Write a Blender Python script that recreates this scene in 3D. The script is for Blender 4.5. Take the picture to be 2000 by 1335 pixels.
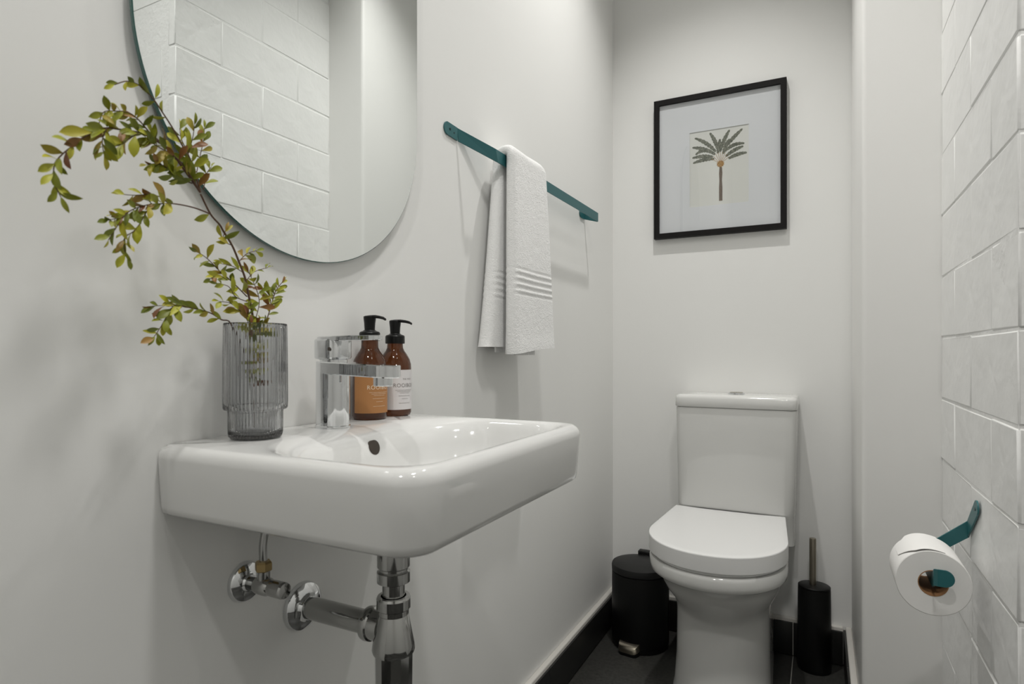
import bpy, bmesh, math, random
from mathutils import Vector, Matrix
random.seed(7)
for o in list(bpy.data.objects):
    bpy.data.objects.remove(o, do_unlink=True)
scn = bpy.context.scene
COL = scn.collection

# ------------------------------------------------------------------ camera
FPX, HY, YAW = 1180.0, 688.0, math.atan2(602, 1180)
CAM = Vector((0.7005, 0.0, 1.0))
cd = bpy.data.cameras.new('camera'); cam = bpy.data.objects.new('camera', cd); COL.objects.link(cam)
cam.location = CAM; cam.rotation_euler = (math.pi/2, 0, YAW)
cd.sensor_width = 36; cd.lens = FPX/2000*36; cd.shift_y = (HY-667.5)/2000
cd.clip_start = 0.02
cd.dof.use_dof = True; cd.dof.focus_distance = 1.45; cd.dof.aperture_fstop = 9
scn.camera = cam

# ------------------------------------------------------------------ world, lights, exposure
w = bpy.data.worlds.new('world'); scn.world = w; w.use_nodes = True
w.node_tree.nodes['Background'].inputs[0].default_value = (0.9, 0.95, 1, 1)
w.node_tree.nodes['Background'].inputs[1].default_value = 0.3
CEIL = 2.85
LAMPS = [((0.38, 1.58), 57.0, 100, 0.020), ((0.53, -0.45), 42.0, 150, 0.04), ((0.80, 0.50), 48.0, 130, 0.09), ((1.45, 0.0), 7.0, 150, 0.04)]  # brick-corner and entrance entries are unseen fill lamps, added to lift dim walls
def lamp(x, y, watt, cone, soft):
    l = bpy.data.lights.new('downlight_or_fill_lamp', 'SPOT'); l.spot_size = math.radians(cone); l.spot_blend = 1.0
    l.shadow_soft_size = soft
    l.energy = watt; l.color = (1.0, 0.985, 0.955)
    o = bpy.data.objects.new('downlight_or_fill_lamp', l); COL.objects.link(o)
    o.location = (x, y, CEIL-0.045)
    return o
LIGHT_OBJS = [lamp(p[0], p[1], e, c, r) for p, e, c, r in LAMPS]
vs = scn.view_settings
vs.view_transform = 'Standard'; vs.look = 'None'; vs.gamma = 1; vs.use_curve_mapping = False
vs.exposure = 0.0

# ------------------------------------------------------------------ pixel helpers
FW = Vector((-math.sin(YAW), math.cos(YAW), 0)); RT = Vector((math.cos(YAW), math.sin(YAW), 0))
def ray(u, v): return FW + RT*((u-1000)/FPX) + Vector((0, 0, (HY-v)/FPX))
def atX(u, v, x):
    d = ray(u, v); return CAM + d*((x-CAM.x)/d.x)
def atY(u, v, y):
    d = ray(u, v); return CAM + d*((y-CAM.y)/d.y)

# ------------------------------------------------------------------ materials
MATS = {}
def mat(name, col, rough=0.5, metal=0.0, **kw):
    m = bpy.data.materials.new(name); m.use_nodes = True
    nt = m.node_tree; b = nt.nodes['Principled BSDF']
    b.inputs['Base Color'].default_value = (*col, 1)
    b.inputs['Roughness'].default_value = rough
    b.inputs['Metallic'].default_value = metal
    for k, v in kw.items():
        b.inputs[k.replace('_', ' ')].default_value = v
    MATS[name] = m
    return m
def bump(m, scale, strength, dist=0.002, detail=4, second=None, vec='Object'):
    nt = m.node_tree; b = nt.nodes['Principled BSDF']
    tc = nt.nodes.new('ShaderNodeTexCoord')
    n = nt.nodes.new('ShaderNodeTexNoise'); n.inputs['Scale'].default_value = scale; n.inputs['Detail'].default_value = detail
    nt.links.new(tc.outputs[vec], n.inputs['Vector'])
    bp = nt.nodes.new('ShaderNodeBump'); bp.inputs['Strength'].default_value = strength; bp.inputs['Distance'].default_value = dist
    nt.links.new(n.outputs['Fac'], bp.inputs['Height'])
    if second:
        n2 = nt.nodes.new('ShaderNodeTexNoise'); n2.inputs['Scale'].default_value = second[0]; n2.inputs['Detail'].default_value = 3
        nt.links.new(tc.outputs[vec], n2.inputs['Vector'])
        b2 = nt.nodes.new('ShaderNodeBump'); b2.inputs['Strength'].default_value = second[1]; b2.inputs['Distance'].default_value = second[2]
        nt.links.new(n2.outputs['Fac'], b2.inputs['Height']); nt.links.new(bp.outputs['Normal'], b2.inputs['Normal'])
        bp = b2
    nt.links.new(bp.outputs['Normal'], b.inputs['Normal'])
def vary(m, c1, c2, scale, detail=5, lo=0.35, hi=0.65, vec='Object'):
    nt = m.node_tree; b = nt.nodes['Principled BSDF']
    tc = nt.nodes.new('ShaderNodeTexCoord')
    n = nt.nodes.new('ShaderNodeTexNoise'); n.inputs['Scale'].default_value = scale; n.inputs['Detail'].default_value = detail
    r = nt.nodes.new('ShaderNodeValToRGB'); r.color_ramp.elements[0].position = lo; r.color_ramp.elements[1].position = hi
    r.color_ramp.elements[0].color = (*c1, 1); r.color_ramp.elements[1].color = (*c2, 1)
    nt.links.new(tc.outputs[vec], n.inputs['Vector']); nt.links.new(n.outputs['Fac'], r.inputs['Fac'])
    nt.links.new(r.outputs['Color'], b.inputs['Base Color'])

WALLC = (0.875, 0.875, 0.855)
mat('wall_paint', WALLC, 0.62); bump(MATS['wall_paint'], 260, 0.10, 0.0006, second=(9, 0.06, 0.004))
mat('pillar_paint', (0.885, 0.88, 0.86), 0.42); bump(MATS['pillar_paint'], 60, 0.08, 0.0008, second=(6, 0.08, 0.004))
mat('brick_paint', (0.885, 0.885, 0.87), 0.42); bump(MATS['brick_paint'], 60, 0.35, 0.0018, second=(13, 0.5, 0.007))
mat('mortar_paint', (0.875, 0.875, 0.86), 0.5); bump(MATS['mortar_paint'], 90, 0.5, 0.003, second=(25, 0.4, 0.006))
mat('ceiling_paint', (0.88, 0.88, 0.865), 0.8)
mat('floor_tile', (0.03, 0.03, 0.028), 0.5); vary(MATS['floor_tile'], (0.030, 0.030, 0.027), (0.050, 0.049, 0.045), 90); bump(MATS['floor_tile'], 220, 0.15, 0.0006)
mat('skirting_tile', (0.012, 0.012, 0.011), 0.42); bump(MATS['skirting_tile'], 160, 0.12, 0.0005)
mat('grout', (0.30, 0.29, 0.27), 0.9)
mat('skirting_filler', (0.62, 0.60, 0.56), 0.7); bump(MATS['skirting_filler'], 80, 0.3, 0.002)
mat('ceramic', (0.74, 0.74, 0.725), 0.08, Coat_Weight=0.3, Coat_Roughness=0.03)
mat('toilet_ceramic', (0.74, 0.74, 0.72), 0.09)
mat('toilet_plastic', (0.82, 0.82, 0.81), 0.22)
mat('chrome', (0.74, 0.75, 0.76), 0.045, 1.0)
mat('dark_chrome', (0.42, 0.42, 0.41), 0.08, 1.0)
mat('brushed_steel', (0.42, 0.38, 0.31), 0.3, 1.0)
mat('brass', (0.45, 0.33, 0.16), 0.3, 1.0)
mat('teal_metal', (0.021, 0.125, 0.135), 0.36); bump(MATS['teal_metal'], 900, 0.05, 0.0002)
mat('black_metal', (0.003, 0.003, 0.003), 0.42, Specular_IOR_Level=0.22); bump(MATS['black_metal'], 500, 0.05, 0.0002)
mat('black_lid', (0.008, 0.008, 0.008), 0.45, Specular_IOR_Level=0.35)
mat('black_plastic', (0.004, 0.004, 0.004), 0.36, Specular_IOR_Level=0.28)
mat('black_frame', (0.006, 0.005, 0.005), 0.55, Specular_IOR_Level=0.2)
mat('mat_board', (0.66, 0.68, 0.70), 0.85)
mat('print_paper', (0.66, 0.67, 0.635), 0.85)
mat('palm_frond', (0.12, 0.13, 0.10), 0.9); vary(MATS['palm_frond'], (0.05, 0.06, 0.045), (0.24, 0.25, 0.20), 420, 3, 0.38, 0.6)
mat('palm_trunk', (0.10, 0.075, 0.05), 0.9); vary(MATS['palm_trunk'], (0.05, 0.038, 0.028), (0.17, 0.12, 0.08), 330, 3)
mat('palm_crown', (0.30, 0.15, 0.04), 0.9); vary(MATS['palm_crown'], (0.16, 0.07, 0.015), (0.50, 0.30, 0.10), 500, 3)
mat('mirror_silver', (0.86, 0.885, 0.875), 0.0, 1.0)
mat('glass_edge', (0.012, 0.085, 0.072), 0.12, Coat_Weight=0.6)
mat('towel_cotton', (0.92, 0.92, 0.91), 0.95, Sheen_Weight=0.3); bump(MATS['towel_cotton'], 330, 0.45, 0.004, 6, second=(60, 0.3, 0.004))
mat('towel_band', (0.86, 0.86, 0.85), 0.9)
mat('amber_glass', (0.16, 0.050, 0.016), 0.06, Transmission_Weight=0.75, IOR=1.45)
mat('orange_label', (0.42, 0.19, 0.062), 0.6)
mat('white_label', (0.72, 0.70, 0.70), 0.6)
mat('label_ink_light', (0.80, 0.66, 0.50), 0.6)
mat('label_ink_dark', (0.22, 0.20, 0.19), 0.6)
mat('vase_glass', (0.80, 0.81, 0.82), 0.03, Transmission_Weight=1.0, IOR=1.45)
mat('tissue', (0.84, 0.83, 0.81), 0.95); bump(MATS['tissue'], 160, 0.12, 0.001)
mat('cardboard', (0.33, 0.17, 0.075), 0.85); bump(MATS['cardboard'], 200, 0.2, 0.001)
mat('hole_shade_and_dot', (0.06, 0.048, 0.038), 0.85)  # shaded inside of the overflow as colour; also the tap's dark dot
mat('screw_metal', (0.03, 0.05, 0.05), 0.4, 0.8)
mat('twig_bark', (0.10, 0.05, 0.028), 0.75)
# absorbing smoked tint for the vase
nt = MATS['vase_glass'].node_tree
ab = nt.nodes.new('ShaderNodeVolumeAbsorption'); ab.inputs['Color'].default_value = (0.44, 0.43, 0.42, 1); ab.inputs['Density'].default_value = 62
nt.links.new(ab.outputs['Volume'], nt.nodes['Material Output'].inputs['Volume'])
# leaves: each leaf its own shade between olive, yellow green and rust
m = mat('leaf', (0.2, 0.22, 0.02), 0.45)
nt = m.node_tree; oi = nt.nodes.new('ShaderNodeObjectInfo'); cr = nt.nodes.new('ShaderNodeValToRGB')
el = cr.color_ramp.elements
el[0].position = 0.0; el[0].color = (0.15, 0.185, 0.012, 1)
el[1].position = 1.0; el[1].color = (0.20, 0.065, 0.018, 1)
for p, c in ((0.35, (0.27, 0.29, 0.015)), (0.65, (0.45, 0.44, 0.025)), (0.84, (0.36, 0.29, 0.025)), (0.93, (0.30, 0.15, 0.03))):
    e = el.new(p); e.color = (*c, 1)
nt.links.new(oi.outputs['Random'], cr.inputs['Fac']); nt.links.new(cr.outputs['Color'], nt.nodes['Principled BSDF'].inputs['Base Color'])
# picture glazing: clear pane with a faint surface reflection
m = mat('picture_glass', (1, 1, 1), 0.0); nt = m.node_tree
tr = nt.nodes.new('ShaderNodeBsdfTransparent'); gl = nt.nodes.new('ShaderNodeBsdfGlossy'); gl.inputs['Roughness'].default_value = 0.0
mx = nt.nodes.new('ShaderNodeMixShader'); mx.inputs[0].default_value = 0.035
nt.links.new(tr.outputs[0], mx.inputs[1]); nt.links.new(gl.outputs[0], mx.inputs[2])
nt.links.new(mx.outputs[0], nt.nodes['Material Output'].inputs['Surface'])
# lamp lens
m = mat('lamp_lens', (1, 1, 1), 0.4); b = m.node_tree.nodes['Principled BSDF']
b.inputs['Emission Color'].default_value = (1, 0.95, 0.88, 1); b.inputs['Emission Strength'].default_value = 6

# ------------------------------------------------------------------ mesh helpers
def link(name, me, mname, parent=None, smooth=True, autos=None):
    if smooth:
        for p in me.polygons: p.use_smooth = True
    o = bpy.data.objects.new(name, me); COL.objects.link(o)
    if mname: me.materials.append(MATS[mname])
    if parent: 
        o.parent = parent
        if parent.type == 'EMPTY': o.matrix_parent_inverse = Matrix.Translation(-parent.location)
    if autos is not None:
        sharp(o, autos)
    return o
def sharp(o, deg):
    bm = bmesh.new(); bm.from_mesh(o.data)
    for e in bm.edges:
        e.smooth = not (len(e.link_faces) == 2 and e.calc_face_angle(0) > math.radians(deg))
    bm.to_mesh(o.data); bm.free()
def from_bm(name, bm, mname, parent=None, smooth=True, deg=35):
    bmesh.ops.recalc_face_normals(bm, faces=bm.faces)
    me = bpy.data.meshes.new(name); bm.to_mesh(me); bm.free()
    return link(name, me, mname, parent, smooth, deg if smooth else None)
def thing(name, label, cat, loc=(0, 0, 0), group=None):
    o = bpy.data.objects.new(name, None); COL.objects.link(o); o.location = loc
    o.empty_display_size = 0.05
    return tag(o, label, cat, group)
def tag(o, label, cat, group=None):
    o['label'] = label; o['category'] = cat
    if group: o['group'] = group
    return o
def struct(o, label=None, cat=None):
    o['kind'] = 'structure'
    if label: o['label'] = label
    if cat: o['category'] = cat
    return o
def box(name, lo, hi, mname, parent=None, bev=0.0, seg=2):
    bm = bmesh.new(); bmesh.ops.create_cube(bm, size=1)
    for v in bm.verts:
        v.co = Vector([(lo[i]+hi[i])/2 + v.co[i]*(hi[i]-lo[i]) for i in range(3)])
    if bev: bmesh.ops.bevel(bm, geom=bm.edges[:], offset=bev, segments=seg, affect='EDGES', profile=0.5)
    return from_bm(name, bm, mname, parent, smooth=bev > 0, deg=50)
def rings(bm, ringlist, cap0=True, cap1=True, closed=True):
    R = [[bm.verts.new(p) for p in r] for r in ringlist]
    n = len(R[0])
    for a, b in zip(R, R[1:]):
        for i in range(n if closed else n-1):
            j = (i+1) % n
            bm.faces.new((a[i], a[j], b[j], b[i]))
    if cap0: bm.faces.new(R[0])
    if cap1: bm.faces.new(list(reversed(R[-1])))
    return R
def frame_of(axis):
    a = Vector(axis).normalized(); t = Vector((0, 0, 1)) if abs(a.z) < 0.9 else Vector((1, 0, 0))
    x = a.cross(t).normalized(); y = a.cross(x).normalized()
    return a, x, y
def lathe(name, prof, origin, axis, mname, parent=None, n=48, deg=35, cap=True, bm=None):
    """prof: list of (radius, distance along axis)"""
    a, x, y = frame_of(axis); o = Vector(origin); own = bm is None
    if own: bm = bmesh.new()
    rl = [[o + a*h + (x*math.cos(2*math.pi*i/n) + y*math.sin(2*math.pi*i/n))*max(r, 1e-5) for i in range(n)] for r, h in prof]
    rings(bm, rl, cap, cap)
    if own: return from_bm(name, bm, mname, parent, True, deg)
def tube(bm, pts, rad, n=8):
    pts = [Vector(p) for p in pts]; rl = []
    if not isinstance(rad, (list, tuple)): rad = [rad]*len(pts)
    prev = None
    for i, p in enumerate(pts):
        d = (pts[min(i+1, len(pts)-1)] - pts[max(i-1, 0)]).normalized()
        a, x, y = frame_of(d)
        if prev is not None:
            x = (prev - d*prev.dot(d)).normalized(); y = d.cross(x)
        prev = x
        rl.append([p + (x*math.cos(2*math.pi*k/n) + y*math.sin(2*math.pi*k/n))*rad[i] for k in range(n)])
    rings(bm, rl)
def catmull(P, sub=6):
    P = [Vector(p) for p in P]; out = []
    for i in range(len(P)-1):
        p0 = P[max(i-1, 0)]; p1 = P[i]; p2 = P[i+1]; p3 = P[min(i+2, len(P)-1)]
        for k in range(sub):
            t = k/sub
            out.append(0.5*((2*p1) + (p2-p0)*t + (2*p0-5*p1+4*p2-p3)*t*t + (3*p1-p0-3*p2+p3)*t**3))
    out.append(P[-1]); return out
def rrect(x0, x1, y0, y1, r, z, n=240, c=None):
    """ring sampled by angle round c; r = corner radii (x0y0, x1y0, x1y1, x0y1)"""
    c = c or ((x0+x1)/2, (y0+y1)/2); pts = []
    for i in range(n):
        a = 2*math.pi*i/n; dx, dy = math.cos(a), math.sin(a)
        lo, hi = 0.0, 2.0
        for _ in range(40):
            m = (lo+hi)/2; px, py = c[0]+dx*m, c[1]+dy*m
            ins = x0 <= px <= x1 and y0 <= py <= y1
            if ins:
                for (qx, qy, sx, sy, rr) in ((x0, y0, 1, 1, r[0]), (x1, y0, -1, 1, r[1]), (x1, y1, -1, -1, r[2]), (x0, y1, 1, -1, r[3])):
                    ex, ey = (px-qx)*sx, (py-qy)*sy
                    if ex < rr and ey < rr and (rr-ex)**2 + (rr-ey)**2 > rr*rr: ins = False
            if ins: lo = m
            else: hi = m
        pts.append(Vector((c[0]+dx*lo, c[1]+dy*lo, z)))
    return pts

# ------------------------------------------------------------------ room shell
D = 2.215           # toilet wall
WX, PX, PY, BY = 0.95, 0.790, 1.69, 1.088   # brick wall x, pillar x, pillar front y, brick corner y
HX, YF = 1.95, -1.30                         # wider entrance part behind the brick corner
struct(box('wall_left', (-0.12, YF-0.1, -0.1), (0, D+0.12, CEIL+0.1), 'wall_paint'), 'white painted plaster wall carrying the mirror and basin', 'wall')
struct(box('wall_back', (0, D, -0.1), (PX+0.25, D+0.12, CEIL+0.1), 'wall_paint'), 'white painted plaster wall behind the toilet', 'wall')
struct(box('wall_front', (0, YF-0.1, -0.1), (HX+0.1, YF, CEIL+0.1), 'wall_paint'), 'white plaster wall opposite the toilet wall', 'wall')
struct(box('wall_entrance', (HX, YF, -0.1), (HX+0.1, BY+0.13, CEIL+0.1), 'wall_paint'), 'white plaster wall of the entrance area', 'wall')
struct(box('wall_pillar', (PX, PY, -0.1), (PX+0.25, D, CEIL+0.1), 'pillar_paint', bev=0.012, seg=4), 'smooth white boxed-in pillar between toilet wall and brick wall', 'wall')
struct(box('ceiling', (-0.1, YF-0.1, CEIL), (HX+0.1, D+0.1, CEIL+0.1), 'ceiling_paint'), 'plain white ceiling', 'ceiling')
# painted brick wall: mortar core plus single bricks, running bond
wr = struct(box('wall_right', (WX+0.0012, BY+0.0012, -0.1), (HX, PY+0.05, CEIL+0.1), 'mortar_paint'), 'white painted brick wall beside the pillar', 'wall')
CH, BL = 0.1395, 0.30
def brick_mesh(ly, lz, seed, lx=0.03):
    rnd = random.Random(seed); bm = bmesh.new(); bmesh.ops.create_cube(bm, size=1)
    for v in bm.verts: v.co = Vector((v.co.x*lx, v.co.y*ly, v.co.z*lz))
    bmesh.ops.bevel(bm, geom=bm.edges[:], offset=0.0032, segments=2, affect='EDGES', profile=0.5)
    for v in bm.verts:
        v.co += Vector((rnd.uniform(-1, 1)*0.0010, rnd.uniform(-1, 1)*0.0010, rnd.uniform(-1, 1)*0.0012))
    bmesh.ops.recalc_face_normals(bm, faces=bm.faces)
    me = bpy.data.meshes.new('brick'); bm.to_mesh(me); bm.free(); me.materials.append(MATS['brick_paint'])
    for p in me.polygons: p.use_smooth = p.area < 0.0007
    return me
rb = random.Random(3); cache = {}
def place_brick(ly, c, lx=0.03):
    key = (round(ly, 3), round(lx, 3), rb.randint(0, 2))
    if key not in cache: cache[key] = brick_mesh(ly, CH-0.003, len(cache), lx)
    o = bpy.data.objects.new('brick', cache[key]); COL.objects.link(o); o.parent = wr
    o.location = c
    o.rotation_euler = (rb.uniform(-1, 1)*0.004, rb.uniform(-1, 1)*0.0030, rb.uniform(-1, 1)*0.002)
for k in range(21):
    z = 0.057 + CH*(k-0.5)
    if z > CEIL: break
    y = BY - (0.0 if k % 2 else BL/2)
    while y < PY + 0.02:
        a, b2 = max(y, BY), min(y+BL-0.0018, PY+0.02)
        if b2 - a > 0.03:
            place_brick(b2-a, (WX+0.015+rb.uniform(-0.0004, 0.0004), (a+b2)/2, z))
        y += BL
    # bricks round the corner, on the end face
    x = WX + (0.06 if k % 2 else 0.21)
    while x < HX:
        b2 = min(x+BL-0.0018, HX-0.004)
        if b2 - x > 0.03: place_brick(0.03, ((x+b2)/2, BY+0.015, z), lx=b2-x)
        x += BL

# floor: grout bed plus single tiles
fl = struct(box('floor', (-0.1, YF-0.1, -0.12), (HX+0.1, D+0.1, -0.004), 'grout'), 'dark grey stone-look tiled floor with pale grout', 'floor')
xs = [0.0, 0.5595, 0.6205, 1.2205, HX]; ys = [D, 1.567, 0.967, 0.367, -0.233, -0.833, YF]
for i in range(len(xs)-1):
    for j in range(len(ys)-1):
        g = 0.0016
        box('floor_tile', (xs[i]+g, ys[j+1]+g, -0.02), (xs[i+1]-g, ys[j]-g, 0.0), 'floor_tile', fl, bev=0.0008, seg=1)
# skirting: white filler core, single dark tiles
def skirting(name, label, runs):
    """runs: list of (axis, fixed face, direction, from, to, joints)"""
    ax, f0, sg, a, b2, joints = runs
    T, Hs = 0.017, 0.121
    def cuboid(n, t0, t1, p, q, z0, z1, m, par=None, bev=0.0):
        lo = min(f0+sg*t0, f0+sg*t1); hi = max(f0+sg*t0, f0+sg*t1)
        if ax == 'x': return box(n, (lo, p, z0), (hi, q, z1), m, par, bev, 2)
        return box(n, (p, lo, z0), (q, hi, z1), m, par, bev, 2)
    base = struct(cuboid(name, 0, T, a, b2, 0, Hs, 'skirting_filler', bev=0.003), label, 'skirting')
    cuts = [a] + joints + [b2]
    for p, q in zip(cuts, cuts[1:]):
        cuboid('skirting_tile', T-0.004, T+0.006, p+0.0012, q-0.0012, 0.003, 0.110, 'skirting_tile', base, 0.0012)
skirting('baseboard_left', 'dark tile skirting with white filler ledge below the mirror wall', ('x', 0.0, 1, YF, D-0.001, [-0.2, 0.37, 0.967, 1.567]))
skirting('baseboard_back', 'dark tile skirting with white filler ledge behind the toilet', ('y', D, -1, 0.024, PX-0.024, [0.5595, 0.6205]))
skirting('baseboard_right', 'dark tile skirting with white filler ledge on the pillar', ('x', PX, -1, PY+0.002, D-0.001, [1.95]))

# ------------------------------------------------------------------ ceiling downlights; those by the brick corner and entrance are added fills
for n_, (p, e, c_, r_) in enumerate(LAMPS):
    t = thing('downlight_or_fill', ['round white downlight above the towel rail', 'round white downlight nearest the wall opposite the toilet', 'added fill downlight between the basin and the brick corner', 'added fill downlight over the entrance'][n_], 'light', (p[0], p[1], CEIL), 'ceiling downlights')
    lathe('trim_ring', [(0.040, 0.0), (0.055, 0.0), (0.055, 0.004), (0.050, 0.007), (0.041, 0.007), (0.040, 0.0)], (p[0], p[1], CEIL), (0, 0, -1), 'toilet_plastic', t, cap=False)
    lathe('lens', [(0.040, 0.0), (0.040, 0.002)], (p[0], p[1], CEIL), (0, 0, -1), 'lamp_lens', t)

# ------------------------------------------------------------------ wall basin
ZT = 0.890; BX, B0, B1, BZ = 0.377, 0.445, 0.897, 0.805
basin = thing('wall_basin', 'white rectangular ceramic wall-hung basin with rounded front corners', 'basin', (0, 0.671, BZ))
C0 = (0.225, 0.671)
def OUT(ins, z, r=0.045): return rrect(0.001, BX-ins, B0+ins, B1-ins, (0.004, max(r-ins, .008), max(r-ins, .008), 0.004), z, c=C0)
bm = bmesh.new(); RL = []
RL.append(rrect(0.10, 0.25, 0.55, 0.79, (.06,)*4, BZ-0.03, c=C0))
RL.append(rrect(0.03, 0.33, 0.49, 0.85, (.05,)*4, BZ-0.004, c=C0))
RL.append(OUT(0.018, BZ)); RL.append(OUT(0.011, BZ+0.001)); RL.append(OUT(0.006, BZ+0.005)); RL.append(OUT(0.0045, BZ+0.012))
RL.append(OUT(0.002, BZ+0.045)); RL.append(OUT(0.0, ZT-0.016))
for a in (25, 50, 75): RL.append(OUT(0.013*(1-math.cos(math.radians(a))), ZT-0.016+0.0158*math.sin(math.radians(a))))
RL.append(OUT(0.0125, ZT))
RL.append(rrect(0.093, 0.3590, 0.4635, 0.8785, (.115, .050, .050, .115), ZT, c=C0))
RL.append(rrect(0.100, 0.3560, 0.4665, 0.8755, (.112, .050, .050, .112), ZT-0.0012, c=C0))
RL.append(rrect(0.110, 0.3520, 0.4705, 0.8715, (.108, .050, .050, .108), ZT-0.004, c=C0))
RL.append(rrect(0.126, 0.3480, 0.4750, 0.8670, (.100, .050, .050, .100), ZT-0.010, c=C0))
RL.append(rrect(0.138, 0.3445, 0.4800, 0.8620, (.095, .050, .050, .095), ZT-0.020, c=C0))
RL.append(rrect(0.144, 0.3405, 0.4870, 0.8550, (.092, .050, .050, .092), ZT-0.036, c=C0))
RL.append(rrect(0.150, 0.3340, 0.4970, 0.8450, (.085, .050, .050, .085), ZT-0.056, c=C0))
RL.append(rrect(0.158, 0.3220, 0.5120, 0.8300, (.075, .050, .050, .075), ZT-0.071, c=C0))
RL.append(rrect(0.172, 0.3000, 0.5400, 0.8020, (.06, .050, .050, .06), ZT-0.080, c=C0))
RL.append(rrect(0.150, 0.200, 0.646, 0.696, (.0249,)*4, ZT-0.088, c=(0.175, 0.671)))
# inner rings are centred on the waste: reuse same angular order
rings(bm, RL)
from_bm('basin_body', bm, 'ceramic', basin, True, 60)
# overflow as a solid disc with the hole's shade in its colour; waste
lathe('overflow_shade_disc', [(0.0105, -0.004), (0.0105, 0.0016), (0.0095, 0.0022), (0.0, 0.0022)], (0.1395, 0.671, 0.866), (1, 0, 0.22), 'hole_shade_and_dot', basin, 32)
lathe('waste', [(0.021, -0.002), (0.021, 0.003), (0.019, 0.0045), (0.004, 0.006), (0, 0.006)], (0.175, 0.671, ZT-0.088), (0, 0, 1), 'chrome', basin, 32)

# ------------------------------------------------------------------ bottle trap
TX, TY = 0.174, 0.671
trap = thing('bottle_trap', 'chrome bottle trap with waste pipe into the wall under the basin', 'pipe', (TX, TY, 0.50))
lathe('tail_pipe', [(0.0155, 0.62), (0.0155, 0.790)], (TX, TY, 0), (0, 0, 1), 'dark_chrome', trap)
lathe('waste_nut', [(0.019, 0.682), (0.0228, 0.684), (0.0228, 0.698), (0.0200, 0.700), (0.0200, 0.703), (0.0225, 0.705), (0.0225, 0.750), (0.02, 0.772)], (TX, TY, 0), (0, 0, 1), 'dark_chrome', trap, deg=25)
lathe('trap_nut', [(0.019, 0.637), (0.0212, 0.640), (0.0212, 0.646), (0.0235, 0.648), (0.0235, 0.661), (0.0220, 0.664), (0.0175, 0.664), (0.0170, 0.655)], (TX, TY, 0), (0, 0, 1), 'dark_chrome', trap, deg=25)
lathe('trap_cup', [(0.023, 0.586), (0.0285, 0.587), (0.0297, 0.591), (0.0287, 0.599), (0.0208, 0.638), (0.017, 0.645)], (TX, TY, 0), (0, 0, 1), 'dark_chrome', trap, deg=30)
lathe('trap_bottle', [(0.006, 0.498), (0.018, 0.500), (0.0225, 0.506), (0.0255, 0.530), (0.0262, 0.590)], (TX, TY, 0), (0, 0, 1), 'dark_chrome', trap, n=12, deg=20)
ZP = 0.617
lathe('waste_pipe', [(0.0165, 0.0), (0.0165, TX-0.02)], (0.0005, TY, ZP), (1, 0, 0), 'dark_chrome', trap)
lathe('pipe_nut', [(0.018, 0.0), (0.0232, 0.002), (0.0240, 0.006), (0.0232, 0.012), (0.021, 0.014), (0.0205, 0.030)], (TX-0.047, TY, ZP), (1, 0, 0), 'dark_chrome', trap, deg=30)
lathe('wall_rose', [(0.0358, 0.0), (0.0358, 0.003), (0.034, 0.007), (0.028, 0.011), (0.021, 0.013), (0.0180, 0.017), (0.0175, 0.019)], (0.0003, TY, ZP), (1, 0, 0), 'chrome', trap, deg=30)

# ------------------------------------------------------------------ angle valve
VY, VZ = 0.569, 0.688
av = thing('angle_valve', 'small chrome angle valve with round knob under the basin', 'valve', (0, VY, VZ-0.03))
lathe('wall_rose', [(0.0272, 0.0), (0.0272, 0.002), (0.025, 0.006), (0.018, 0.009), (0.012, 0.010), (0.0105, 0.013)], (0.0003, VY, VZ), (1, 0, 0), 'chrome', av, deg=30)
lathe('valve_body', [(0.0085, 0.0), (0.0085, 0.022), (0.0115, 0.026), (0.0120, 0.034), (0.0120, 0.044), (0.009, 0.050), (0.0075, 0.052)], (0.001, VY, VZ), (1, 0, 0), 'dark_chrome', av, deg=30)
lathe('knob', [(0.0080, 0.0), (0.0105, 0.002), (0.0110, 0.006), (0.0110, 0.024), (0.0100, 0.027), (0.0, 0.028)], (0.050, VY, VZ), (1, 0, 0), 'dark_chrome', av, n=18, deg=15)
lathe('outlet', [(0.0085, 0.0), (0.0085, 0.021)], (0.037, VY, VZ+0.005), (0, 0, 1), 'dark_chrome', av)
lathe('compression_nut', [(0.0095, 0.0), (0.0112, 0.0015), (0.0112, 0.011), (0.0092, 0.0135)], (0.037, VY, VZ+0.020), (0, 0, 1), 'brass', av, n=6, deg=15)
bm = bmesh.new(); tube(bm, catmull([(0.037, VY, VZ+0.03), (0.037, VY, VZ+0.06), (0.041, VY+0.01, VZ+0.09), (0.05, VY+0.06, VZ+0.118)]), 0.0052, 12)
from_bm('supply_hose', bm, 'dark_chrome', av)

# ------------------------------------------------------------------ mixer tap
FX, FY = 0.062, 0.672
tap = thing('mixer_tap', 'chrome single-lever mixer tap on the basin ledge', 'tap', (FX, FY, ZT))
bm = bmesh.new()
def rr(x0, x1, y0, y1, r, z, n=96): return rrect(x0, x1, y0, y1, (r,)*4, z, n, c=((x0+x1)/2, (y0+y1)/2))
s_ = 0.0240
rings(bm, [rr(FX-s_-.001, FX+s_+.001, FY-s_-.001, FY+s_+.001, .0245, ZT), rr(FX-s_-.001, FX+s_+.001, FY-s_-.001, FY+s_+.001, .0245, ZT+.003), rr(FX-s_, FX+s_, FY-s_, FY+s_, .0235, ZT+.004), rr(FX-s_, FX+s_, FY-s_, FY+s_, .0235, ZT+.082)])
from_bm('tap_body', bm, 'chrome', tap, deg=30)
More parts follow.
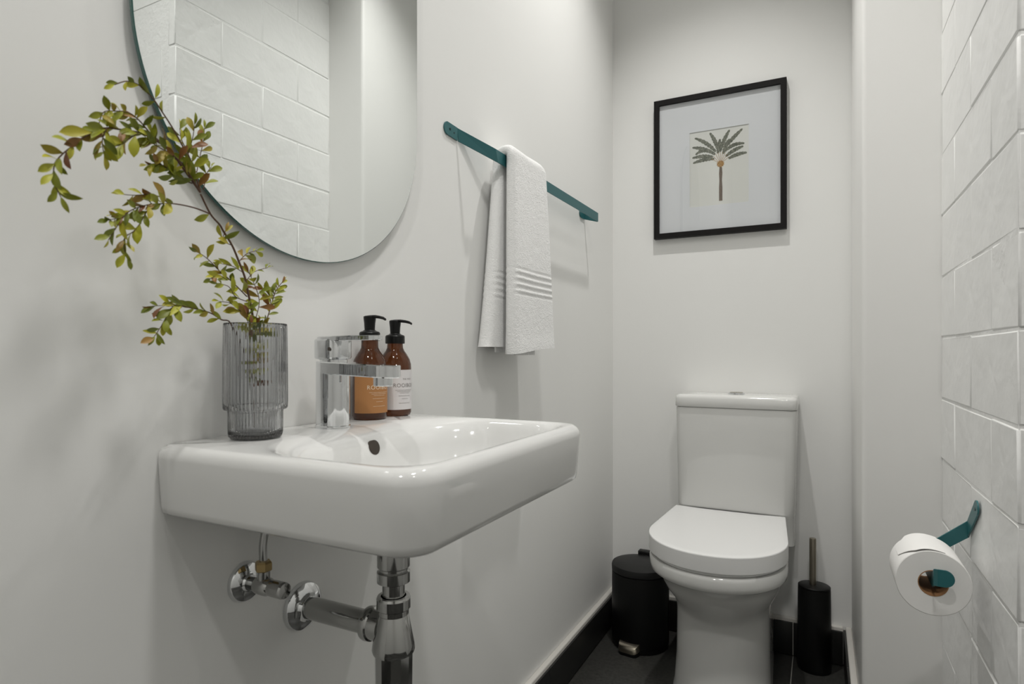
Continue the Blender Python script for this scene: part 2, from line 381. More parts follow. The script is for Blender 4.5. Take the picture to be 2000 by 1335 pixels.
# spout: flat tongue with round end
def tongue(x0, x1, hw0, hw1, z, n=26):
    pts = []
    for i in range(n):          # round tip
        a = -math.pi/2 + math.pi*i/(n-1); pts.append(Vector((x1-hw1 + hw1*math.cos(a), FY+hw1*math.sin(a), z)))
    for i in range(n):          # round heel
        a = math.pi/2 + math.pi*i/(n-1); pts.append(Vector((x0+hw0 + hw0*math.cos(a), FY+hw0*math.sin(a), z)))
    return pts
bm = bmesh.new()
def tilt(pts, k): return [Vector((p.x, p.y, p.z - (p.x-FX)*k)) for p in pts]
rings(bm, [tilt(tongue(FX-s_+.002, 0.178, .0225, .0195, ZT+.079), 0.04), tilt(tongue(FX-s_, 0.180, .0242, .0212, ZT+.0805), 0.04), tilt(tongue(FX-s_, 0.180, .0242, .0212, ZT+.0955), 0.04), tilt(tongue(FX-s_+.0012, 0.1788, .0232, .0202, ZT+.0968), 0.04)])
from_bm('spout', bm, 'chrome', tap, deg=30)
lathe('aerator', [(0.0125, 0.0), (0.0135, 0.001), (0.0135, 0.012), (0.0145, 0.014)], (0.155, FY, ZT+0.063), (0, 0, 1), 'chrome', tap, 32, deg=25)
bm = bmesh.new()
rings(bm, [rr(FX-.017, FX+.019, FY-.018, FY+.018, .014, ZT+.0958), rr(FX-.017, FX+.019, FY-.018, FY+.018, .014, ZT+.0995), rr(FX-.0225, FX+.0225, FY-.0225, FY+.0225, .0165, ZT+.1010), rr(FX-.0235, FX+.0235, FY-.0235, FY+.0235, .017, ZT+.103), rr(FX-.0235, FX+.0235, FY-.0235, FY+.0235, .017, ZT+.1275), rr(FX-.021, FX+.022, FY-.021, FY+.021, .013, ZT+.1300)])
lv = from_bm('lever_block', bm, 'chrome', tap, deg=30)
bm = bmesh.new()
def lev(z, ins=0): return [Vector((p.x, FY+(p.y-FY), p.z)) for p in tongue(FX-.0225+ins, 0.150-ins, .0228-ins, .0125-ins, z)]
def lift(pts): return [Vector((p.x, p.y, p.z + max(0, p.x-FX-.02)*0.02)) for p in pts]
rings(bm, [lift(lev(ZT+.1262, .0006)), lift(lev(ZT+.1270)), lift(lev(ZT+.1322)), lift(lev(ZT+.1332, .0012))])
from_bm('lever', bm, 'chrome', tap, deg=30)
lathe('temperature_dot', [(0.0028, 0.0), (0.0026, 0.0006)], (FX+0.0150, FY-0.0232, ZT+0.115), (0, -1, 0), 'hole_shade_and_dot', tap, 16)

# ------------------------------------------------------------------ soap bottles
def bend_text(txt, size, z, centre, r, ang, mname, name, parent, spacing=1.0):
    cu = bpy.data.curves.new('t', 'FONT'); cu.body = txt; cu.size = size; cu.align_x = 'CENTER'; cu.align_y = 'CENTER'
    cu.space_character = spacing; cu.resolution_u = 3
    to = bpy.data.objects.new('t', cu); COL.objects.link(to)
    dg = bpy.context.evaluated_depsgraph_get(); me = bpy.data.meshes.new_from_object(to.evaluated_get(dg))
    bpy.data.objects.remove(to, do_unlink=True); bpy.data.curves.remove(cu)
    for v in me.vertices:
        a = ang + v.co.x/r
        v.co = Vector((centre[0]+r*math.cos(a), centre[1]+r*math.sin(a), z+v.co.y))
    me.materials.clear()
    return link(name, me, mname, parent, False)
def arc_sheet(bm, centre, r, a0, a1, z0, z1, n=40, th=0.0003):
    rl = []
    for i in range(n+1):
        a = a0 + (a1-a0)*i/n; c, s = math.cos(a), math.sin(a)
        rl.append([Vector((centre[0]+q*c, centre[1]+q*s, z)) for q, z in ((r, z0), (r+th, z0), (r+th, z1), (r, z1))])
    rings(bm, rl)
def pump_bottle(c, lab, label_m, ink, scale, nozzle, head, la0, la1, tang, small):
    t = thing('soap_bottle', lab, 'bottle', (c[0], c[1], ZT), 'pump bottles beside the tap')
    r = 0.0282*scale
    lathe('bottle_glass', [(0.0, 0.0006), (r*.80, 0.0), (r*.93, 0.0012), (r, 0.006), (r, 0.084), (r*.985, 0.090), (r*.90, 0.0985), (r*.73, 0.107), (r*.58, 0.113), (r*.50, 0.118), (r*.485, 0.124), (r*.485, 0.134)], (c[0], c[1], ZT), (0, 0, 1), 'amber_glass', t, 64, deg=40)
    rc = r*.60
    pc = lathe('pump_collar', [(rc*.96, 0.0), (rc, 0.001), (rc, 0.0125), (rc*.93, 0.0145), (rc*.62, 0.0165), (rc*.58, 0.0175)], (c[0], c[1], ZT+head), (0, 0, 1), 'black_plastic', t, 40, deg=30)
    ph = lathe('pump_head', [(rc*.50, 0.0), (rc*.54, 0.012), (rc*.60, 0.020), (rc*.60, 0.0235), (rc*.50, 0.0245)], (c[0], c[1], ZT+head+0.0165), (0, 0, 1), 'black_plastic', t, 32, deg=30)
    bm = bmesh.new(); d = Vector((math.cos(nozzle), math.sin(nozzle), 0)); b0 = Vector((c[0], c[1], ZT+head+0.0390)); s = Vector((-d.y, d.x, 0))
    rl = []
    for q, hw, dz, th in ((-.0085, .0040, .0012, .0022), (.0, .0048, .0010, .0032), (.012, .0042, .0008, .0034), (.022, .0034, -.0005, .0032), (.030, .0028, -.0022, .0030), (.0345, .0025, -.0045, .0026)):
        p = b0 + d*q + Vector((0, 0, dz))
        rl.append([p + s*(hw*math.cos(k*math.pi/6)) + Vector((0, 0, th*math.sin(k*math.pi/6)*.8)) for k in range(12)])
    rings(bm, rl); from_bm('nozzle', bm, 'black_plastic', t, deg=50)
    bm = bmesh.new(); arc_sheet(bm, c, r+0.0002, la0, la1, ZT+0.0115, ZT+0.0800)
    lb = from_bm('label', bm, label_m, t, deg=30)
    rt = r + 0.0007
    bend_text('ROOIBOS', 0.0094, ZT+0.0530, c, rt, tang, ink, 'lettering', lb, 1.08)
    if small: bend_text('THE WILD', 0.0040, ZT+0.0640, c, rt, tang+0.18, ink, 'lettering', lb, 1.1)
    bm = bmesh.new()
    for zz, hw in ((0.0450, 0.62), (0.0425, 0.50), (0.0400, 0.36), (0.0350, 0.42), (0.0300, 0.22), (0.0225, 0.40)):
        arc_sheet(bm, c, rt-0.0001, tang-hw, tang+hw, ZT+zz, ZT+zz+0.0004, 16, 0.00015)
    from_bm('label_lines', bm, ink, lb, False)
    return t
TA = math.radians(-16)
pump_bottle((0.0335, 0.787), 'amber pump bottle with orange label and black pump next to the tap', 'orange_label', 'label_ink_light', 1.0, math.radians(-4), 0.1295, TA-1.57, TA+1.57, TA, False)
pump_bottle((0.0325, 0.8555), 'amber pump bottle with white label and black pump', 'white_label', 'label_ink_dark', 1.0, math.radians(2), 0.1255, TA-1.57, TA+1.57, TA, True)

# ------------------------------------------------------------------ ribbed vase
VC = (0.0525, 0.5435)
vase = thing('ribbed_vase', 'smoked grey ribbed glass vase with narrower foot on the basin ledge', 'vase', (VC[0], VC[1], ZT))
NR = 52; NS = NR*6
prof = [(0.0, 0.0002, 0), (0.020, 0.0, 0), (0.0300, 0.0006, 0), (0.0322, 0.003, .5), (0.0330, 0.008, 1), (0.0332, 0.022, 1), (0.0332, 0.0330, 1), (0.0336, 0.0362, .6), (0.0375, 0.0372, .4), (0.0388, 0.0390, .8), (0.0392, 0.046, 1), (0.0390, 0.090, 1), (0.0384, 0.140, 1), (0.0382, 0.1455, .8), (0.0376, 0.1468, .2), (0.0366, 0.1465, 0), (0.0362, 0.1440, 0), (0.0364, 0.090, 0), (0.0366, 0.046, 0), (0.0350, 0.0405, 0), (0.0312, 0.0375, 0), (0.0306, 0.0330, 0), (0.0304, 0.013, 0), (0.0285, 0.0070, 0), (0.018, 0.0052, 0), (0.0, 0.0052, 0)]
bm = bmesh.new()
rl = [[Vector((VC[0] + max(1e-5, r - 0.0011*k*(0.5-0.5*math.cos(2*math.pi*i/6)))*math.cos(2*math.pi*i/NS), VC[1] + max(1e-5, r - 0.0011*k*(0.5-0.5*math.cos(2*math.pi*i/6)))*math.sin(2*math.pi*i/NS), ZT+0.0003+h)) for i in range(NS)] for r, h, k in prof]
rings(bm, rl)
from_bm('vase_body', bm, 'vase_glass', vase, True, 80)

# ------------------------------------------------------------------ branches
def leaf_mesh(k):
    bm = bmesh.new(); n = 7; L = 1.0; W = [0.18, 0.145, 0.205][k]; peak = [0.64, 0.52, 0.62][k]
    rows = []
    for i in range(n+1):
        t = i/n; ww = W*math.sin(math.pi*min(1, t**(math.log(0.5)/math.log(peak))))**0.8 + 0.012*(1-t)
        zc = 0.10*math.sin(t*2.2) - 0.12*t*t
        rows.append([bm.verts.new((t*L, s*ww, zc + abs(s)*ww*0.35)) for s in (-1, 0, 1)])
    for a, b in zip(rows, rows[1:]):
        for i in range(2): bm.faces.new((a[i], a[i+1], b[i+1], b[i]))
    me = bpy.data.meshes.new('leaf'); bm.to_mesh(me); bm.free(); me.materials.append(MATS['leaf'])
    for p in me.polygons: p.use_smooth = True
    return me
LEAVES = [leaf_mesh(k) for k in range(3)]
rl_ = random.Random(11)
def px1(p): return (80+p[0]/3.338, 130+p[1]/3.338)
def px2(p): return (260+p[0]/3.105, 450+p[1]/3.105)
def to3(uv, x): return atX(uv[0], uv[1], x)
def leaf(parent, base, direction, size, x_view=None):
    base = Vector(base); o = bpy.data.objects.new('leaf', LEAVES[rl_.randrange(3)]); COL.objects.link(o)
    d = Vector(direction).normalized(); view = (CAM-base).normalized()
    ax = Vector((VC[0], VC[1], 0)); tip = base + d*size
    if min(base.z, tip.z) < ZT+0.149:                    # keep leaves clear of the vase wall
        rb_ = (Vector((base.x, base.y, 0))-ax).length; rt_ = (Vector((tip.x, tip.y, 0))-ax).length
        if rb_ < 0.036 and rt_ > 0.031: d = (Vector((0, 0, 1)) + (ax-Vector((base.x, base.y, 0)))*20).normalized(); size = min(size, 0.013)
        elif rb_ >= 0.036 and rt_ < 0.042: d = (Vector((0, 0, 1)) - (ax-Vector((base.x, base.y, 0)))*20).normalized()
    up = (view + Vector((rl_.uniform(-1, 1), rl_.uniform(-1, 1), rl_.uniform(-.6, 1)))*0.75).normalized()
    y = up.cross(d).normalized(); z = d.cross(y).normalized()
    M = Matrix((d, y, z)).transposed().to_4x4(); M.translation = base
    o.matrix_world = M @ Matrix.Diagonal((size, size, size, 1))
    if o.matrix_world.translation.x < 0.012: o.location.x = 0.012
    o.parent = parent
    o.matrix_parent_inverse = Matrix.Translation(-parent.location)
    return o
def twig(parent, pix, x0, x1, r0, r1, leaves, fn, name='twig', size=(0.011, 0.019), spread=55, start=0.1, skiplast=False):
    P = [fn(p) for p in pix]; n = len(P)
    pts = [to3(p, x0+(x1-x0)*i/max(1, n-1)) for i, p in enumerate(P)]
    c = catmull(pts, 5); m_ = len(c)
    bm = bmesh.new(); tube(bm, c, [r0+(r1-r0)*i/(m_-1) for i in range(m_)], 6); from_bm(name, bm, 'twig_bark', parent)
    leaves = int(leaves*1.3+.5)
    for k in range(leaves):
        t = start + (1-start)*(k+rl_.uniform(.1, .9))/max(1, leaves)
        i = min(m_-2, int(t*(m_-1))); d = (c[i+1]-c[i]).normalized()
        view = (CAM-c[i]).normalized(); a = math.radians(rl_.uniform(15, spread)) * (1 if k % 2 else -1)
        q = Matrix.Rotation(a, 3, view) @ d
        q = (q + view*rl_.uniform(-.35, .45) + Vector((0, 0, -0.12))).normalized()
        if c[i].x + q.x*0.018 < 0.012: q.x = abs(q.x)*0.3
        leaf(parent, c[i], q, rl_.uniform(*size)*(1.42-0.45*t))
    if not skiplast:
        leaf(parent, c[-1], (c[-1]-c[-3]), rl_.uniform(*size)*0.8)
    return c
def lone(parent, fn, p, q, x):
    a = to3(fn(p), x); b = to3(fn(q), x+rl_.uniform(-.004, .004)); leaf(parent, a, b-a, (b-a).length)
BASE = (VC[0], VC[1], ZT)
br = thing('leafy_branch', 'long arching twig with olive leaves reaching over the mirror edge', 'branch', BASE)
# main stem: through the vase, up and left
st = [(Vector((0.058, 0.548, ZT+0.012)))]
stem_px = [((752, 850), .055), ((738, 640), .058), ((722, 500), .060), ((700, 390), .062), ((678, 285), .064), ((640, 185), .066), ((600, 90), .068), ((545, 0), .070)]
pts = st + [to3(px2(p), x) for p, x in stem_px] + [to3(px1(p), x) for p, x in (((1165, 1030), .072), ((1105, 960), .073), ((1040, 830), .075))]
c = catmull(pts, 5); bm = bmesh.new(); tube(bm, c, [0.0016-0.0006*i/(len(c)-1) for i in range(len(c))], 8); from_bm('stem', bm, 'twig_bark', br)
T = lambda *a, **k: twig(br, *a, **k)
T([(1040, 820), (1005, 700), (960, 590), (870, 420), (780, 280), (720, 195), (640, 122), (560, 95), (480, 118)], .075, .075, .0011, .0005, 10, px1, spread=70, start=.02)
T([(1040, 820), (940, 680), (830, 540), (730, 470), (640, 430), (520, 410), (430, 400), (330, 430), (230, 500), (130, 580), (85, 650), (95, 770), (130, 850)], .076, .105, .0013, .0004, 34, px1, spread=80, start=.02, size=(.011, .020))
T([(850, 550), (720, 440), (640, 350), (570, 300), (480, 290), (405, 300), (372, 400)], .078, .09, .0008, .0004, 17, px1, spread=90)
T([(1010, 690), (960, 570), (915, 470), (905, 400)], .074, .066, .0007, .0004, 5, px1, size=(.013, .019))
T([(1015, 690), (1040, 570), (1062, 470), (1065, 400)], .074, .070, .0006, .0004, 5, px1, size=(.013, .018))
T([(960, 570), (990, 460), (1000, 380)], .074, .080, .0006, .0004, 4, px1, size=(.014, .018))
T([(1060, 800), (1080, 700), (1110, 655)], .075, .072, .0006, .0004, 3, px1)
T([(985, 760), (880, 720), (820, 660), (760, 632), (690, 640)], .076, .085, .0007, .0004, 11, px1, spread=85)
T([(1030, 800), (900, 610), (760, 520), (690, 470)], .080, .088, .0008, .0004, 13, px1, spread=85)
T([(640, 430), (560, 480), (500, 530)], .09, .092, .0006, .0004, 6, px1, spread=80)
T([(430, 400), (400, 480), (410, 570)], .095, .095, .0006, .0004, 7, px1, spread=70)
T([(1105, 960), (1000, 920), (880, 895), (800, 893), (700, 900), (600, 930), (520, 980), (440, 1000)], .073, .090, .0009, .0004, 20, px1, spread=90, start=.33, size=(.011, .018))
T([(830, 892), (780, 850), (700, 835), (600, 838), (520, 830)], .078, .085, .0006, .0004, 5, px1, size=(.012, .018))
T([(720, 890), (680, 960), (620, 1060), (550, 1110), (540, 1170), (560, 1240)], .082, .086, .0006, .0004, 10, px1, spread=75)
T([(560, 950), (490, 1050), (440, 1130)], .088, .09, .0005, .0004, 4, px1)
lone(br, px1, (1095, 962), (1000, 1000), .073)
lone(br, px1, (745, 205), (765, 110), .075)
lone(br, px1, (330, 432), (118, 425), .10)
# lower twigs along the stem
T([(690, 400), (600, 310), (530, 250), (450, 170), (390, 130)], .062, .075, .0008, .0004, 11, px2, spread=75)
T([(570, 300), (520, 270), (470, 290)], .07, .075, .0005, .0004, 4, px2)
T([(690, 430), (620, 400), (580, 340), (510, 320)], .064, .074, .0006, .0004, 4, px2)
T([(660, 250), (600, 215), (530, 200)], .066, .062, .0005, .0004, 4, px2)
T([(640, 190), (690, 140), (750, 122)], .066, .06, .0006, .0004, 5, px2, spread=70)
T([(690, 300), (735, 250), (815, 225)], .064, .058, .0005, .0004, 3, px2)
T([(600, 90), (545, 60), (560, 0)], .068, .07, .0005, .0004, 4, px2)
T([(735, 560), (765, 440), (745, 350), (700, 250)], .059, .056, .0006, .0004, 9, px2, spread=75)
T([(725, 540), (640, 480), (590, 440), (525, 430)], .06, .07, .0006, .0004, 6, px2)
T([(730, 590), (690, 540), (700, 470)], .06, .066, .0005, .0004, 5, px2, spread=80)
T([(740, 640), (780, 600), (770, 550)], .059, .066, .0005, .0004, 8, px2, spread=95)
T([(745, 690), (700, 640), (720, 580)], .059, .066, .0005, .0004, 8, px2, spread=95)
T([(750, 820), (735, 760), (760, 700)], .058, .062, .0005, .0004, 5, px2, spread=80, size=(.009, .013))
T([(760, 960), (740, 900), (745, 850)], .057, .06, .0005, .0004, 4, px2, spread=70, size=(.009, .013))
# second and third sprigs in the vase
b2 = thing('leafy_sprig', 'short leafy sprig drooping over the vase rim away from the tap', 'branch', BASE)
twig(b2, [(690, 900), (640, 700), (590, 560), (535, 540), (470, 500), (400, 480), (320, 462), (230, 430)], .052, .062, .0010, .0005, 9, px2, name='stem', start=.42, size=(.012, .018), skiplast=True)
twig(b2, [(320, 462), (260, 450), (215, 500), (170, 580), (130, 640)], .062, .068, .0006, .0004, 10, px2, spread=80, size=(.012, .018))
twig(b2, [(250, 460), (180, 455), (115, 458)], .062, .062, .0005, .0003, 3, px2)
lone(b2, px2, (190, 560), (235, 638), .066); lone(b2, px2, (150, 620), (158, 700), .068); lone(b2, px2, (130, 650), (45, 682), .068)
b3 = thing('leafy_sprig', 'short upright leafy sprig leaning towards the tap out of the vase', 'branch', BASE)
twig(b3, [(770, 920), (790, 740), (805, 570), (830, 480), (850, 410), (868, 360), (905, 312)], .052, .044, .0010, .0005, 15, px2, name='stem', start=.45, spread=60, size=(.011, .017))
twig(b3, [(835, 470), (830, 400), (790, 350)], .048, .046, .0005, .0004, 3, px2)

# ------------------------------------------------------------------ mirror
MY, MZ0, MZ1, MR = 0.6785, 1.4075, 1.96, 0.2695
mir = thing('wall_mirror', 'frameless pill-shaped mirror with green glass edge above the basin', 'mirror', (0.0, MY, MZ0-MR))
def pill(r, x, n=64):
    pts = []
    for i in range(n+1):
        a = math.pi + math.pi*i/n; pts.append(Vector((x, MY+r*math.cos(a), MZ0+r*math.sin(a))))
    for i in range(n+1):
        a = math.pi*i/n; pts.append(Vector((x, MY+r*math.cos(a), MZ1+r*math.sin(a))))
    return pts
bm = bmesh.new(); rings(bm, [pill(MR-.002, .0085), pill(MR, .0087), pill(MR, .0128), pill(MR-.0012, .0135)], cap1=False); from_bm('glass_edge', bm, 'glass_edge', mir, deg=30)
bm = bmesh.new(); bm.faces.new([bm.verts.new(p) for p in pill(MR-.0012, .0135)]); mo = from_bm('mirror_face', bm, 'mirror_silver', mir, False)
for p in mo.data.polygons:
    if p.normal.x < 0: p.flip()
box('backing', (0.0, MY-0.19, MZ0-0.08), (0.0087, MY+0.19, MZ1+0.08), 'black_frame', mir)

# ------------------------------------------------------------------ flat strip maker (towel rail, roll holder)
def strip(name, pairs, mname, parent, th=0.0028, out=None):
    bm = bmesh.new(); P = [(Vector(a), Vector(b)) for a, b in pairs]
    V = [(bm.verts.new(a), bm.verts.new(b)) for a, b in P]
    for (a, b), (c_, d_) in zip(V, V[1:]): bm.faces.new((a, b, d_, c_))
    bmesh.ops.recalc_face_normals(bm, faces=bm.faces)
    me = bpy.data.meshes.new(name); bm.to_mesh(me); bm.free()
    o = link(name, me, mname, parent, False)
    s = o.modifiers.new('thickness', 'SOLIDIFY'); s.thickness = th; s.offset = 0
    b_ = o.modifiers.new('edge', 'BEVEL'); b_.width = 0.0006; b_.segments = 2; b_.limit_method = 'ANGLE'
    return o
def round_end(centre, along, across, hw, n=9):
    """pairs closing a strip with a round end"""
    along = Vector(along).normalized(); across = Vector(across).normalized(); c_ = Vector(centre); out = []
    for i in range(n):
        a = math.pi/2*i/n; out.append((c_ + along*hw*math.cos(a) + across*hw*math.sin(a), c_ + along*hw*math.cos(a) - across*hw*math.sin(a)))
    out[0] = (c_ + along*hw + across*hw*0.05, c_ + along*hw - across*hw*0.05)
    return out
def ver(p, hw): return (Vector(p)+Vector((0, 0, hw)), Vector(p)-Vector((0, 0, hw)))
rail = thing('towel_rail', 'teal flat-strip metal towel rail on the white wall', 'towel rail', (0, 1.5, 1.44))
hw = 0.0139; RX = 0.050; RZ = 1.4436
strip('near_bracket', round_end((0.0022, 1.071, 1.4715), (0, -1, 0.06), (0, 0.06, 1), hw) + [ver((0.0022, 1.108, 1.4705), hw)], 'teal_metal', rail)
strip('bar', [(Vector((0.0022, 1.108, 1.4705+hw)), Vector((0.0022, 1.112, 1.4705-hw))), (Vector((RX, 1.193, RZ+hw)), Vector((RX, 1.203, RZ-hw))), ver((RX, 1.895, RZ), hw), ver((RX-0.003, 1.899, RZ), hw), ver((0.0022, 1.899, 1.4560), hw)], 'teal_metal', rail)
strip('far_bracket', [ver((0.0022, 1.899, 1.4560), hw), ver((0.0022, 1.868, 1.4560), hw)] + round_end((0.0022, 1.868, 1.4560), (0, -1, 0), (0, 0, 1), hw)[::-1], 'teal_metal', rail)
lathe('screw', [(0.0028, 0.0), (0.0026, 0.0008), (0.0012, 0.0011)], (0.0036, 1.078, 1.472), (1, 0, 0), 'screw_metal', rail, 16)
lathe('screw', [(0.0020, 0.0), (0.0018, 0.0006)], (0.0036, 1.094, 1.469), (1, 0, 0), 'screw_metal', rail, 16)

# ------------------------------------------------------------------ hand towel
tw = thing('hand_towel', 'white terry hand towel with ribbed band folded over the teal rail', 'towel', (RX, 1.32, 1.0))
def slab_ring(y0, y1, mid, nrm, th, ny=26, k=5, wob=0.0):
    """closed rounded cross-section spanning y0..y1, thickness th along nrm, around mid (x,z)"""
    pts = []; h = th/2
    for i in range(ny+1):
        t = i/ny; y = y0+h*.9+(y1-y0-1.8*h*.9)*t; w_ = wob*math.sin(t*7.0+1)
        pts.append((y, h + w_))
    for j in range(1, k):
        a = math.pi/2 - math.pi*j/k; pts.append((y1-h*.9+h*.9*math.cos(a), h*math.sin(a)))
    for i in range(ny+1):
        t = 1-i/ny; y = y0+h*.9+(y1-y0-1.8*h*.9)*t; w_ = wob*math.sin(t*7.0+1)
        pts.append((y, -h + w_*.5))
    for j in range(1, k):
        a = -math.pi/2 - math.pi*j/k; pts.append((y0+h*.9+h*.9*math.cos(a), h*math.sin(a)))
    return [Vector((mid[0]+nrm[0]*q, y, mid[1]+nrm[1]*q)) for y, q in pts]
def lerp(a, b, t): return a+(b-a)*t
ridge = [1.187, 1.172, 1.157, 1.142]
def rid(z): return sum(0.0024*math.exp(-((z-r0)/0.0038)**2) for r0 in ridge) - (0.0012 if 1.133 < z < 1.196 else 0)
sec = []
ZB = 1.008
nz = 150
for i in range(nz+1):                       # front, bottom to top
    z = lerp(ZB, 1.452, i/nz); t = (z-ZB)/(1.452-ZB)
    flare = 0.0035*math.exp(-((z-ZB)/0.03)**2)
    ring_ = (slab_ring(lerp(1.222, 1.228, t), lerp(1.452, 1.415, t**1.3), (lerp(.0705, .0675, t), z), (1, 0), lerp(.031, .024, t)+2*rid(z)+flare, wob=.0016*(1-t*.7)))
    hem = max(0, 1-i/45)**2
    for p in ring_: p.z -= hem*(0.012*(1-min(1, (p.y-1.222)/0.14)) - 0.004*max(0, (p.y-1.36)/0.09))
    sec.append(ring_)
topc = (RX, 1.4530)
for i in range(1, 16):                      # over the rail
    a = math.pi*i/16; t = i/16
    rad = lerp(0.0175, 0.022, t); sag = 0.006*math.sin(a)
    sec.append(slab_ring(lerp(1.228, 1.236, t), lerp(1.415, 1.395, t) - 0.020*math.sin(a), (topc[0]+rad*math.cos(a), topc[1]+0.0155*math.sin(a)), (math.cos(a), math.sin(a)), lerp(.024, .026, t), wob=.0006))
for i in range(nz+1):                       # back, top to bottom
    z = lerp(1.452, 1.013, i/nz); t = (z-1.013)/(1.452-1.013)
    sec.append(slab_ring(lerp(1.172, 1.236, t**.8), 1.400, (lerp(.0265, .0285, t), z), (-1, 0), lerp(.034, .026, t)+1.6*rid(z+.010), wob=-.0010*(1-t)))
bm = bmesh.new(); rings(bm, sec); from_bm('towel_cloth', bm, 'towel_cotton', tw, deg=80)
# inner folds that peep out at the hem
def curl(y0, y1, xc, xa, zt, zb, name):
    bm = bmesh.new(); rl = []
    for i in range(9):
        z = lerp(zt, zb, i/8); outer = []; inner = []
        for j in range(15):
            a = math.pi*(0.5 + j/14); t = .5-.5*math.cos(math.pi*j/14)
            y = lerp(y0, y1, abs(math.cos(a))*.5+.5 if False else (1-abs(math.cos(a))) ) if False else y0 + (y1-y0)*(0.5+0.5*math.cos(a+math.pi/2+math.pi*0)) 
            x = xc + xa*math.cos(a)
            y = y0 + (y1-y0)*(j/14)
            outer.append(Vector((x, y, z + 0.006*math.sin(a)*0))); inner.append(Vector((x+.004, y, z)))
        rl.append(outer + inner[::-1])
    rings(bm, rl); from_bm(name, bm, 'towel_cotton', tw, deg=70)
curl(1.236, 1.345, .073, .012, 1.06, 0.9935, 'inner_fold')
curl(1.225, 1.330, .030, .012, 1.06, 1.0005, 'inner_fold')

# ------------------------------------------------------------------ framed palm print
fx0, fx1, fz0, fz1 = 0.1618, 0.6015, 1.4115, 1.9112
pic = thing('framed_print', 'black framed palm tree print with wide white mount above the toilet', 'picture', ((fx0+fx1)/2, D, fz0))
FD, FWD = 0.024, 0.0185
def frame_rail(a, b, ins):
    """mitred moulding from corner a to b; ins = inward direction"""
    a = Vector(a); b = Vector(b); ins = Vector(ins); al = (b-a).normalized()
    y0, y1 = D-0.0008, D-FD
    def sec_(p, s): 
        q = p + ins*FWD + al*s*FWD
        return [Vector((p.x, y0, p.z)), Vector((p.x, y1, p.z)), Vector((q.x, y1, q.z)), Vector((q.x, y0, q.z))]
    bm = bmesh.new(); rings(bm, [sec_(a, 1), sec_(b, -1)]); from_bm('frame_moulding', bm, 'black_frame', pic, False)
frame_rail((fx0, 0, fz0), (fx1, 0, fz0), (0, 0, 1)); frame_rail((fx1, 0, fz0), (fx1, 0, fz1), (-1, 0, 0))
frame_rail((fx1, 0, fz1), (fx0, 0, fz1), (0, 0, -1)); frame_rail((fx0, 0, fz1), (fx0, 0, fz0), (1, 0, 0))
# mount with a window, print behind it
yb = D-0.0120
px0, px1_, pz0, pz1 = 0.2865, 0.4830, 1.5150, 1.7795
bm = bmesh.new()
def rect(x0, x1, z0, z1, y): return [Vector((x0, y, z0)), Vector((x1, y, z0)), Vector((x1, y, z1)), Vector((x0, y, z1))]
rings(bm, [rect(fx0+.01, fx1-.01, fz0+.01, fz1-.01, yb+.001), rect(fx0+.01, fx1-.01, fz0+.01, fz1-.01, yb-.0016), rect(px0, px1_, pz0, pz1, yb-.0016), rect(px0, px1_, pz0, pz1, yb+.001)], False, False)
from_bm('mount_board', bm, 'mat_board', pic, False)
pr = box('palm_print', (px0-.01, yb+.0004, pz0-.01), (px1_+.01, yb+.0010, pz1+.01), 'print_paper', pic)
def flat(name, outline, mname, lift):
    bm = bmesh.new(); a = [Vector((x, yb+.0004, z)) for x, z in outline]; b = [Vector((x, yb+.0003-lift, z)) for x, z in outline]
    rings(bm, [a, b]); return from_bm(name, bm, mname, pr, False)
fronds = [[(560, 650), (480, 650), (410, 682)], [(550, 635), (480, 625), (405, 645)], [(555, 610), (480, 570), (405, 572)], [(570, 600), (510, 530), (422, 505)], [(590, 600), (570, 520), (528, 467)], [(600, 600), (625, 510), (668, 445)], [(635, 570), (690, 500), (758, 437)], [(630, 600), (690, 535), (772, 540)], [(640, 632), (700, 580), (765, 560)], [(660, 648), (720, 610), (790, 605)], [(585, 612), (590, 560), (600, 510)], [(622, 615), (640, 540), (670, 510)], [(565, 620), (490, 560), (428, 622)]]
def wp(x, y): p = atY(1240+x/3.609, 130+y/3.609, yb); return (p.x, p.z)
for fi, f3 in enumerate(fronds):
    A, B_, Cc = [Vector(wp(*q)) for q in f3]; L_ = []; R_ = []; n = 14
    for i in range(n+1):
        t = i/n; p = A*(1-t)**2 + B_*2*t*(1-t)*0.9 + B_*0.1*2*t*(1-t) + Cc*t*t
        d = ((B_-A)*(1-t) + (Cc-B_)*t).normalized(); nn = Vector((-d.y, d.x))
        ww = 0.0068*(math.sin(math.pi*(0.12+0.80*t))**0.7) * (1.12 if i % 2 else 0.82)
        L_.append(p+nn*ww); R_.append(p-nn*ww)
    flat('frond', L_+R_[::-1], 'palm_frond', 0.00002+0.00001*fi)
cw = wp(603, 685); tb = wp(605, 945); tt = wp(605, 705)
flat('trunk', [(tt[0]-.0040, tt[1]), (tt[0]-.0058, lerp(tt[1], tb[1], .2)), (tt[0]-.0046, lerp(tt[1], tb[1], .4)), (tt[0]-.0058, lerp(tt[1], tb[1], .6)), (tb[0]-.0056, tb[1]), (tb[0]+.0056, tb[1]), (tt[0]+.0056, lerp(tt[1], tb[1], .6)), (tt[0]+.0040, lerp(tt[1], tb[1], .4)), (tt[0]+.0056, lerp(tt[1], tb[1], .2)), (tt[0]+.0040, tt[1])], 'palm_trunk', 0.0002)
flat('crown', [(cw[0]+(.0135 if i % 2 else .0105)*math.cos(i*math.pi/12), cw[1]+(.0130 if i % 2 else .0100)*math.sin(i*math.pi/12)) for i in range(24)], 'palm_crown', 0.00025)
